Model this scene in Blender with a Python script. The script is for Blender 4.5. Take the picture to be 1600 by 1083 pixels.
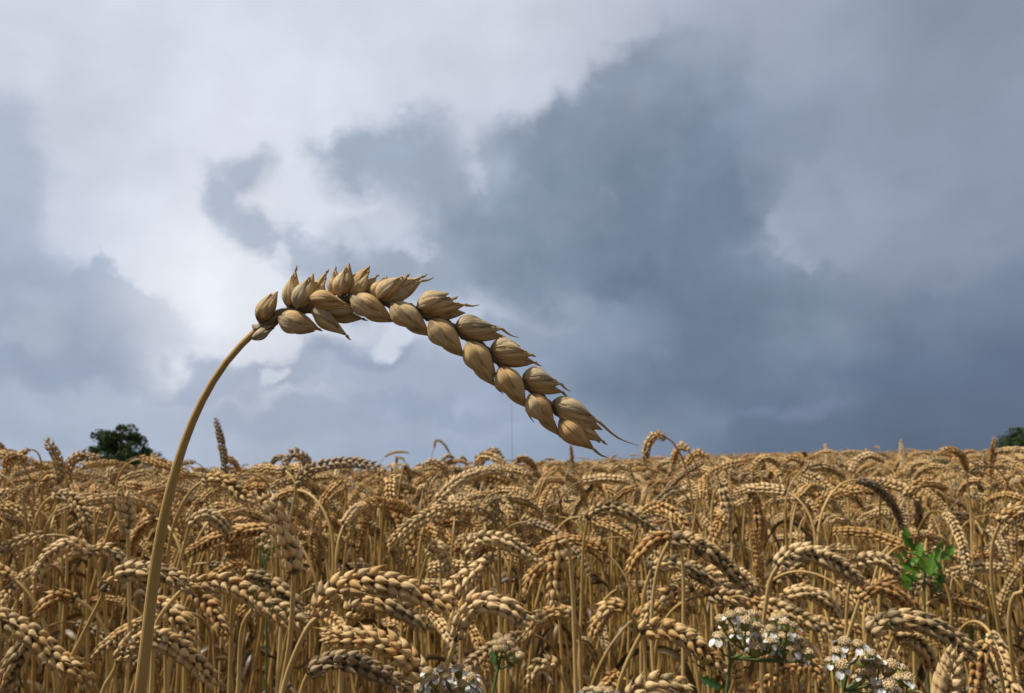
import bpy, math, random
import numpy as np
from mathutils import Vector, Matrix, noise as mnoise
R = math.radians
S = bpy.context.scene
for o in list(bpy.data.objects): bpy.data.objects.remove(o)
COL = S.collection

# ------------------------------------------------------------------ camera
F = 28.0 / 36.0 * 1600.0
HORIZON = 738.0
PITCH = math.atan((HORIZON - 541.5) / F)
EYE = 0.90
cd = bpy.data.cameras.new('camera'); cam = bpy.data.objects.new('camera', cd); COL.objects.link(cam)
cam.location = (0, 0, EYE); cam.rotation_euler = (R(90) + PITCH, 0, 0)
cd.lens = 28; cd.sensor_width = 36; cd.clip_start = 0.01; cd.clip_end = 6000
cd.dof.use_dof = True; cd.dof.focus_distance = 0.19; cd.dof.aperture_fstop = 50
S.camera = cam
CM = cam.rotation_euler.to_matrix(); CL = Vector(cam.location)
CR = np.array(CM)
def at(x, y, d):
    return np.array(CL) + CR @ (np.array([(x - 800) / F, (541.5 - y) / F, -1.0]) * d)
def project(p):
    q = CR.T @ (np.array(p) - np.array(CL))
    d = -q[2]
    return 800 + q[0] / d * F, 541.5 - q[1] / d * F, d

# ------------------------------------------------------------------ render settings / light
S.view_settings.view_transform = 'Standard'; S.view_settings.look = 'None'
S.view_settings.exposure = 0.0; S.view_settings.gamma = 1.0
S.render.engine = 'CYCLES'
S.render.resolution_x = 1024; S.render.resolution_y = 693
SUN_EL, SUN_AZ = R(57), R(-104)          # azimuth measured from +Y (view direction) towards +X
sdv = Vector((math.sin(SUN_AZ) * math.cos(SUN_EL), math.cos(SUN_AZ) * math.cos(SUN_EL), math.sin(SUN_EL)))
sl = bpy.data.lights.new('sun', 'SUN'); sl.energy = 5.0; sl.angle = R(2.5); sl.color = (1.0, 0.95, 0.86)
so = bpy.data.objects.new('sun', sl); COL.objects.link(so)
so.rotation_euler = sdv.to_track_quat('Z', 'Y').to_euler(); so.location = (-3, 2, 6)

def lin(c):
    return tuple(((v / 255) / 12.92 if v / 255 <= 0.04045 else ((v / 255 + 0.055) / 1.055) ** 2.4) for v in c)

class NT:
    """small node-tree helper"""
    def __init__(s, nt): s.nt = nt; s.n = nt.nodes; s.l = nt.links
    def put(s, sock, v):
        if isinstance(v, bpy.types.NodeSocket): s.l.new(v, sock)
        elif v is not None:
            if hasattr(sock, 'default_value'):
                dv = sock.default_value
                if hasattr(dv, '__len__') and not hasattr(v, '__len__'): v = (v,) * len(dv)
                if hasattr(dv, '__len__') and len(dv) == 4 and len(v) == 3: v = tuple(v) + (1,)
                sock.default_value = v
    def math(s, op, a, b=None, c=None, clamp=False):
        n = s.n.new('ShaderNodeMath'); n.operation = op; n.use_clamp = clamp
        for i, v in enumerate((a, b, c)):
            if v is not None: s.put(n.inputs[i], v)
        return n.outputs[0]
    def vec(s, op, a, b=None, scale=None):
        n = s.n.new('ShaderNodeVectorMath'); n.operation = op
        s.put(n.inputs[0], a)
        if b is not None: s.put(n.inputs[1], b)
        if scale is not None: s.put(n.inputs['Scale'], scale)
        return n.outputs['Value'] if op in ('LENGTH', 'DOT_PRODUCT', 'DISTANCE') else n.outputs[0]
    def noise(s, v, scale, detail=4, rough=.5, col=False, dist=0.0):
        n = s.n.new('ShaderNodeTexNoise'); n.inputs['Scale'].default_value = scale
        n.inputs['Detail'].default_value = detail; n.inputs['Roughness'].default_value = rough
        n.inputs['Distortion'].default_value = dist
        if v is not None: s.put(n.inputs['Vector'], v)
        return n.outputs['Color' if col else 'Fac']
    def ramp(s, fac, stops, interp='LINEAR'):
        n = s.n.new('ShaderNodeValToRGB'); cr = n.color_ramp; cr.interpolation = interp
        while len(cr.elements) < len(stops): cr.elements.new(0.5)
        for e, (p, c) in zip(cr.elements, stops):
            e.position = p; e.color = tuple(c) + ((1,) if len(c) == 3 else ())
        s.put(n.inputs[0], fac); return n.outputs[0]
    def mix(s, f, a, b, mode='MIX'):
        n = s.n.new('ShaderNodeMix'); n.data_type = 'RGBA'; n.blend_type = mode
        s.put(n.inputs[0], f); s.put(n.inputs[6], a); s.put(n.inputs[7], b); return n.outputs[2]
    def smooth(s, v, lo, hi):
        n = s.n.new('ShaderNodeMapRange'); n.interpolation_type = 'SMOOTHSTEP'
        s.put(n.inputs[0], v); n.inputs[1].default_value = lo; n.inputs[2].default_value = hi
        return n.outputs[0]
    def sep(s, v):
        n = s.n.new('ShaderNodeSeparateXYZ'); s.put(n.inputs[0], v); return n.outputs
    def comb(s, x, y, z):
        n = s.n.new('ShaderNodeCombineXYZ')
        for i, v in enumerate((x, y, z)): s.put(n.inputs[i], v)
        return n.outputs[0]

# ------------------------------------------------------------------ sky: a broken overcast over a Nishita sky
def build_world():
    W = bpy.data.worlds.new('World'); S.world = W; W.use_nodes = True
    t = NT(W.node_tree); t.n.clear()
    out = t.n.new('ShaderNodeOutputWorld'); bg = t.n.new('ShaderNodeBackground')
    sky = t.n.new('ShaderNodeTexSky'); sky.sky_type = 'NISHITA'; sky.sun_disc = False
    sky.sun_elevation = SUN_EL; sky.sun_rotation = SUN_AZ
    D = t.n.new('ShaderNodeTexCoord').outputs['Generated']
    dx, dy, dz = t.sep(D)[:3]
    az = t.math('ARCTAN2', dx, dy); el = t.math('ARCSINE', dz)
    P0 = t.comb(az, el, 0)
    def px(x, y):                                   # picture point -> azimuth / elevation of that piece of sky
        v = at(x, y, 1.0) - np.array(CL); v /= np.linalg.norm(v)
        return math.atan2(v[0], v[1]), math.asin(v[2])
    # wind-torn edges: two scales of warping
    def warp(P, amp_big, amp_small, s1=5.0, s2=16.0, lump=1.0):
        n1 = t.vec('SUBTRACT', t.noise(D, s1, 3, .5, True), (.5, .5, .5))
        n2 = t.vec('SUBTRACT', t.noise(D, s2, 5, .6, True), (.5, .5, .5))
        w = t.vec('ADD', t.vec('SCALE', n1, scale=amp_big), t.vec('SCALE', n2, scale=amp_small))
        for vs, amp in ((11.0, .030), (27.0, .013)) if lump else ():
            vo = t.n.new('ShaderNodeTexVoronoi'); vo.feature = 'SMOOTH_F1'; vo.inputs['Scale'].default_value = vs; vo.inputs['Smoothness'].default_value = .35
            t.put(vo.inputs['Vector'], t.vec('ADD', D, t.vec('SCALE', n2, scale=.05)))
            r = t.math('MULTIPLY', t.math('SUBTRACT', vo.outputs['Distance'], .45), amp * lump)
            w = t.vec('ADD', w, t.comb(r, t.math('MULTIPLY', r, -1.0), 0))
        return t.vec('ADD', P, w)
    Pw = warp(P0, .045, .075, 7.0, 17.0, 1.6)
    Ps = warp(P0, .07, .05, lump=0)
    # soft ground tone: columns of tone along the elevation, blended along the azimuth
    cols = {
        0:    [(-900,(200,205,216)),(-200,(214,219,230)),(50,(214,219,232)),(220,(206,212,226)),(350,(200,207,222)),(470,(196,204,220)),(600,(180,190,209)),(715,(176,188,206))],
        350:  [(-900,(208,212,222)),(-200,(216,221,232)),(50,(216,221,234)),(220,(220,225,237)),(400,(222,227,238)),(520,(226,230,241)),(640,(180,190,208)),(715,(174,186,205))],
        760:  [(-900,(200,205,216)),(-200,(205,210,222)),(50,(208,213,227)),(220,(203,209,224)),(400,(196,204,220)),(520,(190,199,217)),(640,(158,172,194)),(715,(156,171,194))],
        1200: [(-900,(170,178,192)),(-200,(165,174,190)),(50,(164,174,191)),(220,(150,161,180)),(350,(158,168,189)),(450,(140,152,172)),(600,(105,121,141)),(715,(96,113,136))],
        1600: [(-900,(155,164,180)),(-200,(142,153,170)),(50,(140,152,170)),(220,(141,153,171)),(350,(143,155,175)),(480,(122,136,157)),(600,(100,115,138)),(715,(88,102,123))],
    }
    lo, hi = px(800, 800)[1], math.pi / 2
    elw = t.sep(Ps)[1]; azw = t.sep(Ps)[0]
    fac = t.math('DIVIDE', t.math('SUBTRACT', elw, lo), hi - lo)
    base = None; prev = None
    for x, st in sorted(cols.items()):
        stops = sorted([((px(800, y)[1] - lo) / (hi - lo), lin(c)) for y, c in st])
        stops = [(max(0, min(1, p)), c) for p, c in stops]
        c = t.ramp(fac, stops)
        a = px(x, 450)[0]
        if base is None: base = c
        else: base = t.mix(t.smooth(azw, prev, a), base, c)
        prev = a
    def layer(blobs, col, soft=(0.0, .45), P=Pw, op=1.0):
        nonlocal base
        m = None
        for (x, y, rx, ry) in blobs:
            a, e = px(x, y)
            d = t.vec('SUBTRACT', P, (a, e, 0))
            d = t.vec('MULTIPLY', d, (F / rx * .93, F / ry * .93, 0))
            v = t.math('SUBTRACT', 1.0, t.vec('LENGTH', d))
            if m is None: m = v
            else: m = t.math('SMOOTH_MAX', m, v, .12)
        k = t.math('MULTIPLY', t.smooth(m, *soft), op)
        base = t.mix(k, base, col if isinstance(col, bpy.types.NodeSocket) else lin(col))
        return m
    # left bank
    layer([(10,290,75,90),(-60,400,120,160),(60,430,50,60)], (172,184,203), (-.2,.5), op=.85)
    layer([(130,520,165,85),(60,590,190,120),(215,540,90,80),(235,500,45,40),(190,470,60,40),(-60,560,180,200)], (163,176,197), (-.05,.45), op=.9)
    layer([(150,585,150,40),(60,560,90,40)], (150,164,186), (-.3,.8), op=.6)
    layer([(230,650,200,30),(60,500,60,40)], (186,196,213), (-.3,.8), op=.5)
    # bright breaks behind
    layer([(330,450,130,120),(300,560,80,60)], (236,239,246), (-.5,1.0), op=.75, P=Ps)
    layer([(620,365,75,40),(560,370,60,50),(740,250,50,60)], (222,226,238), (-.3,.7), op=.7)
    # bands low in the middle
    layer([(560,570,150,50),(450,575,90,30),(330,600,80,45),(700,610,200,60),(820,560,120,60),(560,660,300,45)], (165,177,198), (-.1,.5), op=.85)
    layer([(700,645,150,28),(580,560,80,18),(860,620,100,28)], (150,164,186), (-.2,.8), op=.7)
    # small torn cloud
    layer([(402,288,58,38),(378,335,38,48),(414,378,46,34),(456,404,52,28)], (170,182,201), (-.25,.6), op=.85)
    # the big dark cloud, with tone falling off from its core
    core = t.vec('SUBTRACT', Ps, px(1060, 450) + (0,))
    core = t.vec('LENGTH', t.vec('MULTIPLY', core, (2.5, 2.6, 0)))
    vari = t.noise(D, 9.0, 6, .55)
    core = t.math('ADD', core, t.math('MULTIPLY', t.math('SUBTRACT', vari, .5), 0.9))
    cc = t.ramp(core, [(0.0, lin((104,121,142))), (.3, lin((114,131,151))), (.6, lin((132,147,166))), (1.0, lin((158,171,189)))])
    layer([(640,258,140,68),(560,245,70,46),(750,320,150,110),(690,400,190,75),(580,432,100,42),(780,250,90,60)], (153,168,187), (-.25,.6), op=.9)
    layer([(1200,220,140,90),(1260,260,110,60),(1130,170,90,70)], (134,148,168), (-.3,.9), op=.8)
    layer([(1080,125,92,82),(1010,165,110,85),(900,235,115,85),(1050,260,150,125),(870,380,190,140),(1050,380,150,160),(1070,480,200,100),
           (1235,468,115,68),(1060,560,270,110),(1210,540,140,70)], cc, (-.14,.46), op=.95)
    layer([(1202,350,20,36),(1222,388,28,15),(1255,402,30,12)], (172,181,200), (-.3,.8), op=.6)
    layer([(610,365,55,26),(560,385,30,26),(742,255,14,26),(635,385,35,16)], (206,213,227), (-.5,.9), op=.6)
    layer([(612,530,36,26),(420,575,22,20),(440,410,16,24)], (216,222,235), (-.1,.5), op=.8)
    # lit heads on the dark cloud
    layer([(930,520,120,60),(850,560,140,60)], (143,157,178), (-.3,1.0), op=.6)
    layer([(965,458,45,26),(1000,440,40,20)], (96,113,140), (-.4,.8), op=.45)
    layer([(1245,335,60,52),(1300,370,150,60)], (157,167,187), (-.05,.7), op=.5)
    layer([(1480,400,250,60)], (150,161,180), (-.2,1.0), op=.5)
    layer([(1300,600,420,60)], (97,113,141), (-.3,1.0), op=.5, P=Ps)
    layer([(1188,633,34,12),(1262,640,66,13)], (117,131,157), (-.2,.8), op=.8, P=Ps)
    # fine mottling
    f = t.noise(D, 14.0, 5, .6)
    f = t.math('ADD', t.math('MULTIPLY', t.math('SUBTRACT', f, .5),   .16), 1.0)
    f = t.math('ADD', f, t.math('MULTIPLY', t.math('SUBTRACT', t.noise(t.vec('MULTIPLY', D, (1, 1, 2.2)), 4.5, 6, .5), .5), .28))
    # billows: relief painted by offset noise, as if lit from the upper left
    a = t.noise(D, 7.0, 3, .45); b = t.noise(t.vec('ADD', D, (-.016, 0, .016)), 7.0, 3, .45)
    f = t.math('ADD', f, t.math('MULTIPLY', t.math('SUBTRACT', b, a), .55))
    base = t.mix(1.0, base, t.comb(f, f, f), 'MULTIPLY')
    # out of view behind the camera: sky dimmed to deepen the wheat's shadows
    back = t.smooth(dy, .35, -.5)
    base = t.mix(back, base, (.30, .30, .32, 1))
    up = t.smooth(dz, .55, .85)  # overhead, out of view: sky tone set for fill light and contrast
    base = t.mix(t.math('MULTIPLY', up, .8), base, (.48, .48, .50, 1))
    # below the horizon: nothing of the sky
    low = t.smooth(dz, -.02, -.12)
    base = t.mix(low, base, lin((110, 96, 70)))
    skyc = t.vec('SCALE', sky.outputs[0], scale=.07)
    fin = t.mix(.98, skyc, base)
    t.l.new(fin, bg.inputs[0]); bg.inputs[1].default_value = 1.0
    t.l.new(bg.outputs[0], out.inputs[0])
    W.cycles.sampling_method = 'MANUAL'; W.cycles.sample_map_resolution = 512
build_world()

# ------------------------------------------------------------------ materials
def material(name):
    m = bpy.data.materials.new(name); m.use_nodes = True
    t = NT(m.node_tree); t.n.clear()
    out = t.n.new('ShaderNodeOutputMaterial'); p = t.n.new('ShaderNodeBsdfPrincipled')
    t.l.new(p.outputs[0], out.inputs[0]); return m, t, p, out
def bump(t, p, h, strength, dist):
    b = t.n.new('ShaderNodeBump'); b.inputs['Strength'].default_value = strength; b.inputs['Distance'].default_value = dist
    t.l.new(h, b.inputs['Height']); t.l.new(b.outputs[0], p.inputs['Normal'])
    return b.outputs[0]
def attr(t, name, out='Vector'):
    n = t.n.new('ShaderNodeAttribute'); n.attribute_name = name; return n.outputs[out]
def translucent(t, p, out, col, k, nrm=None):
    tr = t.n.new('ShaderNodeBsdfTranslucent'); mx = t.n.new('ShaderNodeMixShader')
    t.put(tr.inputs[0], col); mx.inputs[0].default_value = k
    t.l.new(p.outputs[0], mx.inputs[1]); t.l.new(tr.outputs[0], mx.inputs[2]); t.l.new(mx.outputs[0], out.inputs[0])

def husk_material(name, hero, cols=None):
    m, t, p, out = material(name)
    sv = t.sep(attr(t, 'sv')); v, ph, rn = sv[0], sv[1], sv[2]
    oc = t.n.new('ShaderNodeTexCoord').outputs['Object']
    orn = t.n.new('ShaderNodeObjectInfo').outputs['Random']
    if hero:
        tone = rn
    else:
        # whole-plant tone (weathered .. golden) and a little per husk
        tone = t.math('ADD', t.math('MULTIPLY', orn, .55), t.math('MULTIPLY', rn, .45))
    blot = t.noise(oc, 170, 5, .6)
    tone = t.math('ADD', tone, t.math('MULTIPLY', t.math('SUBTRACT', blot, .5), .7), clamp=True)
    c = t.ramp(tone, [(0.0, (.300,.265,.165)), (.22, (.560,.450,.275)), (.45, (.740,.550,.290)), (.7, (.710,.465,.200)), (1.0, (.55,.290,.095))]
               if hero else
               [(0.0, (.13,.10,.058)), (.16, (.37,.265,.130)), (.36, (.68,.475,.230)), (.58, (.60,.375,.140)), (.82, (.46,.250,.080)), (1.0, (.24,.11,.034))])
    if cols:
        c = t.ramp(tone, cols)
    # ribs running along the husk
    rib = t.math('SINE', t.math('ADD', t.math('MULTIPLY', ph, 30.0 if hero else 16.0), t.math('MULTIPLY', t.noise(oc, 60, 2), 5.0)))
    fib = t.noise(t.comb(t.math('MULTIPLY', ph, 26.0 if hero else 9.0), t.math('MULTIPLY', v, 1.3), t.math('MULTIPLY', rn, 17.0)), 2.0, 6, .62)
    k = t.math('ADD', .68 if hero else .66, t.math('MULTIPLY', fib, .56 if hero else .72))
    k = t.math('ADD', k, t.math('MULTIPLY', rib, .07))
    c = t.mix(1.0, c, t.comb(k, k, k), 'MULTIPLY')
    # sooty foot, darkened further as painted shade between the husks; paper-pale beak
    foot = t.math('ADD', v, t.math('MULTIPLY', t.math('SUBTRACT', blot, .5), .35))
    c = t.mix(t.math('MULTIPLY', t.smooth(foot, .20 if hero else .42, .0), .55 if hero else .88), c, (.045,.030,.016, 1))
    c = t.mix(t.math('MULTIPLY', t.smooth(v, .80, 1.0), .45), c, (.50,.33,.14, 1))
    # brown stains
    st = t.smooth(t.noise(oc, 95 if hero else 60, 4, .65), .56, .70)
    c = t.mix(t.math('MULTIPLY', st, .6), c, (.15,.072,.022, 1))
    mild = t.smooth(t.noise(oc, 40, 3, .5), .60, .72)
    c = t.mix(t.math('MULTIPLY', mild, .4), c, (.12,.115,.085, 1))
    t.put(p.inputs['Base Color'], c); p.inputs['Roughness'].default_value = .6
    p.inputs['Specular IOR Level'].default_value = .3
    h = t.math('ADD', t.math('MULTIPLY', rib, .3), fib)
    bump(t, p, h, .8 if hero else .4, .0005 if hero else .0003)
    translucent(t, p, out, c, .10)
    return m
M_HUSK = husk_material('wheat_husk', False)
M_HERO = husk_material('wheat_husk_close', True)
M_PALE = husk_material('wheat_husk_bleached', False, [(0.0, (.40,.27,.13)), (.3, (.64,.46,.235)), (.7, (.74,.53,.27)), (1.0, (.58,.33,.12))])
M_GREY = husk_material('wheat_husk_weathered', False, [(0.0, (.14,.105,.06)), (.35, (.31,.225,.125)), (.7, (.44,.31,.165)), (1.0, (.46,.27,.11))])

def straw_material(name, cols, k=1.0):
    m, t, p, out = material(name)
    sv = t.sep(attr(t, 'sv')); v, ph, rn = sv[0], sv[1], sv[2]
    oc = t.n.new('ShaderNodeTexCoord').outputs['Object']
    orn = t.n.new('ShaderNodeObjectInfo').outputs['Random']
    f = t.noise(t.comb(t.math('MULTIPLY', ph, 5.0), t.math('MULTIPLY', v, 1.2), t.math('MULTIPLY', orn, 31.0)), 2.2, 6, .6)
    f2 = t.noise(oc, 22, 4, .6)
    tone = t.math('ADD', t.math('MULTIPLY', orn, .45), t.math('ADD', t.math('MULTIPLY', f, .35), t.math('MULTIPLY', f2, .4)))
    c = t.ramp(tone, [(.15, cols[0]), (.5, cols[1]), (.8, cols[2]), (1.0, cols[3])])
    sp = t.smooth(t.noise(oc, 130, 3, .7), .66, .74)
    c = t.mix(t.math('MULTIPLY', sp, .55), c, (.14, .07, .025, 1))
    t.put(p.inputs['Base Color'], c); p.inputs['Roughness'].default_value = .42
    p.inputs['Specular IOR Level'].default_value = .5
    rib = t.math('ADD', t.math('MULTIPLY', t.math('SINE', t.math('MULTIPLY', ph, 60.0)), .35), f)
    bump(t, p, rib, .4, .0002)
    return m
M_STRAW = straw_material('straw', [(.12,.065,.018), (.31,.185,.052), (.53,.345,.115), (.70,.52,.25)])
M_STEM = straw_material('straw_close', [(.36,.21,.066), (.54,.36,.130), (.66,.47,.20), (.72,.56,.30)])
M_LEAF = straw_material('dry_leaf', [(.045,.028,.012), (.10,.06,.024), (.20,.125,.05), (.42,.30,.15)])

def simple(name, c0, c1, scale, rough=.6, tr=0.0, spec=.4, bmp=0):
    m, t, p, out = material(name)
    oc = t.n.new('ShaderNodeTexCoord').outputs['Object']
    n = t.noise(oc, scale, 5, .6)
    c = t.ramp(n, [(.3, c0), (.7, c1)])
    t.put(p.inputs['Base Color'], c); p.inputs['Roughness'].default_value = rough
    p.inputs['Specular IOR Level'].default_value = spec
    if bmp: bump(t, p, t.noise(oc, scale * 2, 4, .6), .5, bmp)
    if tr: translucent(t, p, out, c, tr)
    return m
M_GREENSTEM = simple('green_stem', (.055,.085,.018), (.13,.15,.04), 120, .55)
M_CUP = simple('flower_cup', (.14,.17,.035), (.36,.33,.08), 300, .6, .15)
M_DISC = simple('faded_florets', (.40,.25,.10), (.86,.70,.45), 420, .8, .1, .2, .0005)
M_PETAL = simple('white_petal', (.72,.71,.68), (.84,.83,.80), 300, .6, .2, .3)
M_PETALOLD = simple('dull_petal', (.42,.37,.28), (.66,.62,.54), 300, .7, .2, .3)
M_WEED = simple('weed_leaf', (.035,.10,.010), (.12,.24,.022), 45, .45, .3)
M_WEEDDARK = simple('low_weed_leaf', (.02,.06,.012), (.05,.11,.02), 45, .5, .25)
M_TREELEAF = simple('tree_leaf', (.022,.040,.013), (.055,.085,.028), .55, .6, .12, .2)
M_BARK = simple('bark', (.05,.038,.028), (.11,.085,.06), 3, .9)

def ground_material():
    m, t, p, out = material('field_soil')
    oc = t.n.new('ShaderNodeTexCoord').outputs['Object']
    near = t.ramp(t.noise(oc, 25, 8, .7), [(.3, (.03,.02,.012)), (.55, (.06,.04,.024)), (.75, (.15,.10,.05))])
    far = t.ramp(t.noise(oc, .03, 6, .6), [(.35, (.16,.13,.05)), (.6, (.28,.2,.09))])
    y = t.sep(oc)[1]
    t.put(p.inputs['Base Color'], t.mix(t.smooth(y, 20, 60), near, far)); p.inputs['Roughness'].default_value = .95
    bump(t, p, t.noise(oc, 60, 8, .7), .8, .01)
    return m

# ------------------------------------------------------------------ mesh helpers
class MB:
    def __init__(s): s.v = []; s.f = []; s.a = []; s.n = 0
    def add(s, V, Fc, A):
        s.v.append(np.asarray(V, float)); s.f.append(np.asarray(Fc, int) + s.n); s.a.append(np.asarray(A, float)); s.n += len(V)
    def mesh(s, name, mat):
        me = bpy.data.meshes.new(name)
        V = np.concatenate(s.v); A = np.concatenate(s.a)
        polys = [q for f in s.f for q in f.tolist()]
        quad = all(f.shape[1] == 4 for f in s.f)
        polys = [q if q[-1] != q[-2] else q[:3] for q in polys] if quad else polys
        me.from_pydata(V.tolist(), [], polys); me.update()
        at_ = me.attributes.new('sv', 'FLOAT_VECTOR', 'POINT'); at_.data.foreach_set('vector', A.ravel())
        me.polygons.foreach_set('use_smooth', [True] * len(me.polygons))
        me.materials.append(mat); return me
def link(name, me, parent=None):
    o = bpy.data.objects.new(name, me); COL.objects.link(o)
    if parent is not None:
        o.parent = parent
    return o
def empty(name, loc, rz=0.0):
    o = bpy.data.objects.new(name, None); COL.objects.link(o)
    o.location = loc; o.rotation_euler = (0, 0, rz); o.empty_display_size = .02; return o
def tag(o, label=None, cat=None, group=None, kind=None):
    if label: o['label'] = label
    if cat: o['category'] = cat
    if group: o['group'] = group
    if kind: o['kind'] = kind
    return o
def norm(v): return v / (np.linalg.norm(v) + 1e-12)

def grid_faces(nv, nu, closed=True):
    f = []
    for i in range(nv - 1):
        for j in range(nu if closed else nu - 1):
            j2 = (j + 1) % nu
            f.append((i * nu + j, i * nu + j2, (i + 1) * nu + j2, (i + 1) * nu + j))
    return np.array(f)

def catmull(P, n):
    """centripetal Catmull-Rom through P, resampled to n even steps"""
    P = [np.asarray(p, float) for p in P]
    K = [P[0]]
    for p in P[1:]:
        if np.linalg.norm(p - K[-1]) > 1e-6: K.append(p)
    P = np.array(K)
    Q = np.vstack([2 * P[0] - P[1], P, 2 * P[-1] - P[-2]])
    out = []
    for i in range(1, len(Q) - 2):
        p = Q[i - 1:i + 3]
        t = np.concatenate([[0], np.cumsum(np.sqrt(np.linalg.norm(np.diff(p, axis=0), axis=1)) + 1e-9)])
        u = np.linspace(t[1], t[2], 16, endpoint=False)[:, None]
        A1 = (t[1] - u) / (t[1] - t[0]) * p[0] + (u - t[0]) / (t[1] - t[0]) * p[1]
        A2 = (t[2] - u) / (t[2] - t[1]) * p[1] + (u - t[1]) / (t[2] - t[1]) * p[2]
        A3 = (t[3] - u) / (t[3] - t[2]) * p[2] + (u - t[2]) / (t[3] - t[2]) * p[3]
        B1 = (t[2] - u) / (t[2] - t[0]) * A1 + (u - t[0]) / (t[2] - t[0]) * A2
        B2 = (t[3] - u) / (t[3] - t[1]) * A2 + (u - t[1]) / (t[3] - t[1]) * A3
        out.append((t[2] - u) / (t[2] - t[1]) * B1 + (u - t[1]) / (t[2] - t[1]) * B2)
    out.append(Q[-2][None]); out = np.concatenate(out)
    s = np.concatenate([[0], np.cumsum(np.linalg.norm(np.diff(out, axis=0), axis=1))])
    q = np.linspace(0, s[-1], n)
    return np.stack([np.interp(q, s, out[:, k]) for k in range(out.shape[1])], 1)

def frames(C, ref=(0.123, .95, .05)):
    T = np.gradient(C, axis=0); T /= np.linalg.norm(T, axis=1)[:, None]
    N = np.zeros_like(T); r = np.array(ref)
    for i in range(len(C)):
        r = r - T[i] * np.dot(r, T[i]); r = norm(r); N[i] = r
    return T, N, np.cross(T, N)

def tube(mb, C, rad, nu=8, rn=0.5, vs=None):   # vs: fixed 'along' value (awns keep the colour of a husk's tip)
    C = np.asarray(C); T, N, B = frames(C)
    rad = np.broadcast_to(rad, (len(C),))
    ph = np.arange(nu) / nu * 2 * np.pi
    V = C[:, None, :] + rad[:, None, None] * (np.cos(ph)[None, :, None] * N[:, None, :] + np.sin(ph)[None, :, None] * B[:, None, :])
    s = np.concatenate([[0], np.cumsum(np.linalg.norm(np.diff(C, axis=0), axis=1))]) * 30
    A = np.zeros((len(C), nu, 3)); A[:, :, 0] = s[:, None] if vs is None else vs; A[:, :, 1] = (1 - np.abs(ph / np.pi - 1))[None, :]; A[:, :, 2] = rn
    mb.add(V.reshape(-1, 3), grid_faces(len(C), nu), A.reshape(-1, 3))

def profile(v):
    v = np.clip(v, 0, 1)
    r = np.sin(np.pi * v ** .70) ** .82
    return r * (1 - .42 * v ** 2.2) * 1.08 + .012

def husk_template(nv, nu, rng):
    """a pointed, keeled husk along +Z, back towards +Y"""
    v = np.concatenate([np.linspace(0, .9, nv - 2) ** 1.0, [.96, 1.0]])
    ph = np.arange(nu) / nu * 2 * np.pi
    r = profile(v); r[-1] = .006
    k = 1 + .16 * np.exp(-(((ph - np.pi / 2)) / .35) ** 2)
    X = r[:, None] * np.cos(ph)[None, :] * .5
    Y = r[:, None] * (np.sin(ph) * k)[None, :] * .5 + (.16 * np.sin(np.pi * v ** .9) - .05 * v)[:, None]
    Z = v[:, None] + 0 * X
    V = np.stack([X, Y, Z], -1).reshape(-1, 3)
    A = np.zeros((len(v), nu, 3)); A[:, :, 0] = v[:, None]; A[:, :, 1] = (1 - np.abs(ph / np.pi - 1))[None, :]
    return V, grid_faces(len(v), nu), A.reshape(-1, 3)
_rs = np.random.RandomState(7)
HUSK = husk_template(8, 8, _rs)
HUSK_HI = husk_template(11, 12, _rs)

def put_husk(mb, pos, axis, back, L, W, T, rn, tpl=HUSK):
    V, Fc, A = tpl
    axis = norm(axis); back = norm(back - axis * np.dot(back, axis)); side = np.cross(back, axis)
    Q = pos + V[:, :1] * W * side + V[:, 1:2] * T * back + V[:, 2:3] * L * axis
    A = A.copy(); A[:, 2] = rn
    mb.add(Q, Fc, A)

def ear_mesh_into(mb, C, scale, roll, rng, tpl=HUSK, full=1.0, width=1.0):
    """spikelets set alternately on both sides of the ear's axis C (base to tip)"""
    Ltot = np.linalg.norm(np.diff(C, axis=0), axis=1).sum()
    pitch = .0040 * scale
    n = max(7, int(Ltot / pitch))
    C2 = catmull(C, n + 2)
    T, N, B = frames(C2, rng.normal(size=3))
    tube(mb, C2, .0011 * scale, 5)
    for i in range(n + 1):
        t = i / n
        a = roll + rng.normal() * .12
        Sd = N[i] * math.cos(a) + B[i] * math.sin(a); Bd = np.cross(T[i], Sd)
        s = 1 if i % 2 else -1
        size = scale * (.70 + .34 * math.sin(math.pi * min(1, .12 + t * .95)) ** .7) * (1 + rng.normal() * .07)
        if t > .93: size *= .85
        ang = (.58 - .14 * t) * (1 + rng.normal() * .18) * width
        P = C2[i] + s * Sd * .0010 * scale
        if i == n: ang = .02
        ax = T[i] * math.cos(ang) + s * Sd * math.sin(ang)
        tone = np.clip(.48 + rng.normal() * .27, 0, 1)
        # central floret and a pair of outer husks
        put_husk(mb, P + s * Sd * .0016 * scale, ax, s * Sd, .0102 * size, .0052 * size * width, .0048 * size, np.clip(tone + rng.normal() * .12, 0, 1), tpl)
        for q in (-1, 1):
            ax2 = T[i] * math.cos(ang) + s * Sd * math.sin(ang * .95) + q * Bd * (.40 + rng.normal() * .12) * width
            put_husk(mb, P + q * Bd * .0021 * scale * width, ax2, q * Bd * .8 + s * Sd * .6, .0102 * size * (1 + rng.normal() * .06),
                     .0049 * size, .0045 * size, np.clip(tone + rng.normal() * .15, 0, 1), tpl)
            if rng.random() < .55 * full:   # a stray beak / short awn
                p0 = P + q * Bd * .0018 * scale + norm(ax2) * .0095 * size
                d = norm(ax2 + rng.normal(size=3) * .18); l = (.0025 + .004 * rng.random() ** 2) * scale
                tube(mb, np.array([p0, p0 + d * l * .5, p0 + d * l + T[i] * l * .15]), np.array([.0004, .00022, .00006]) * scale, 4, .35, .9)

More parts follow.
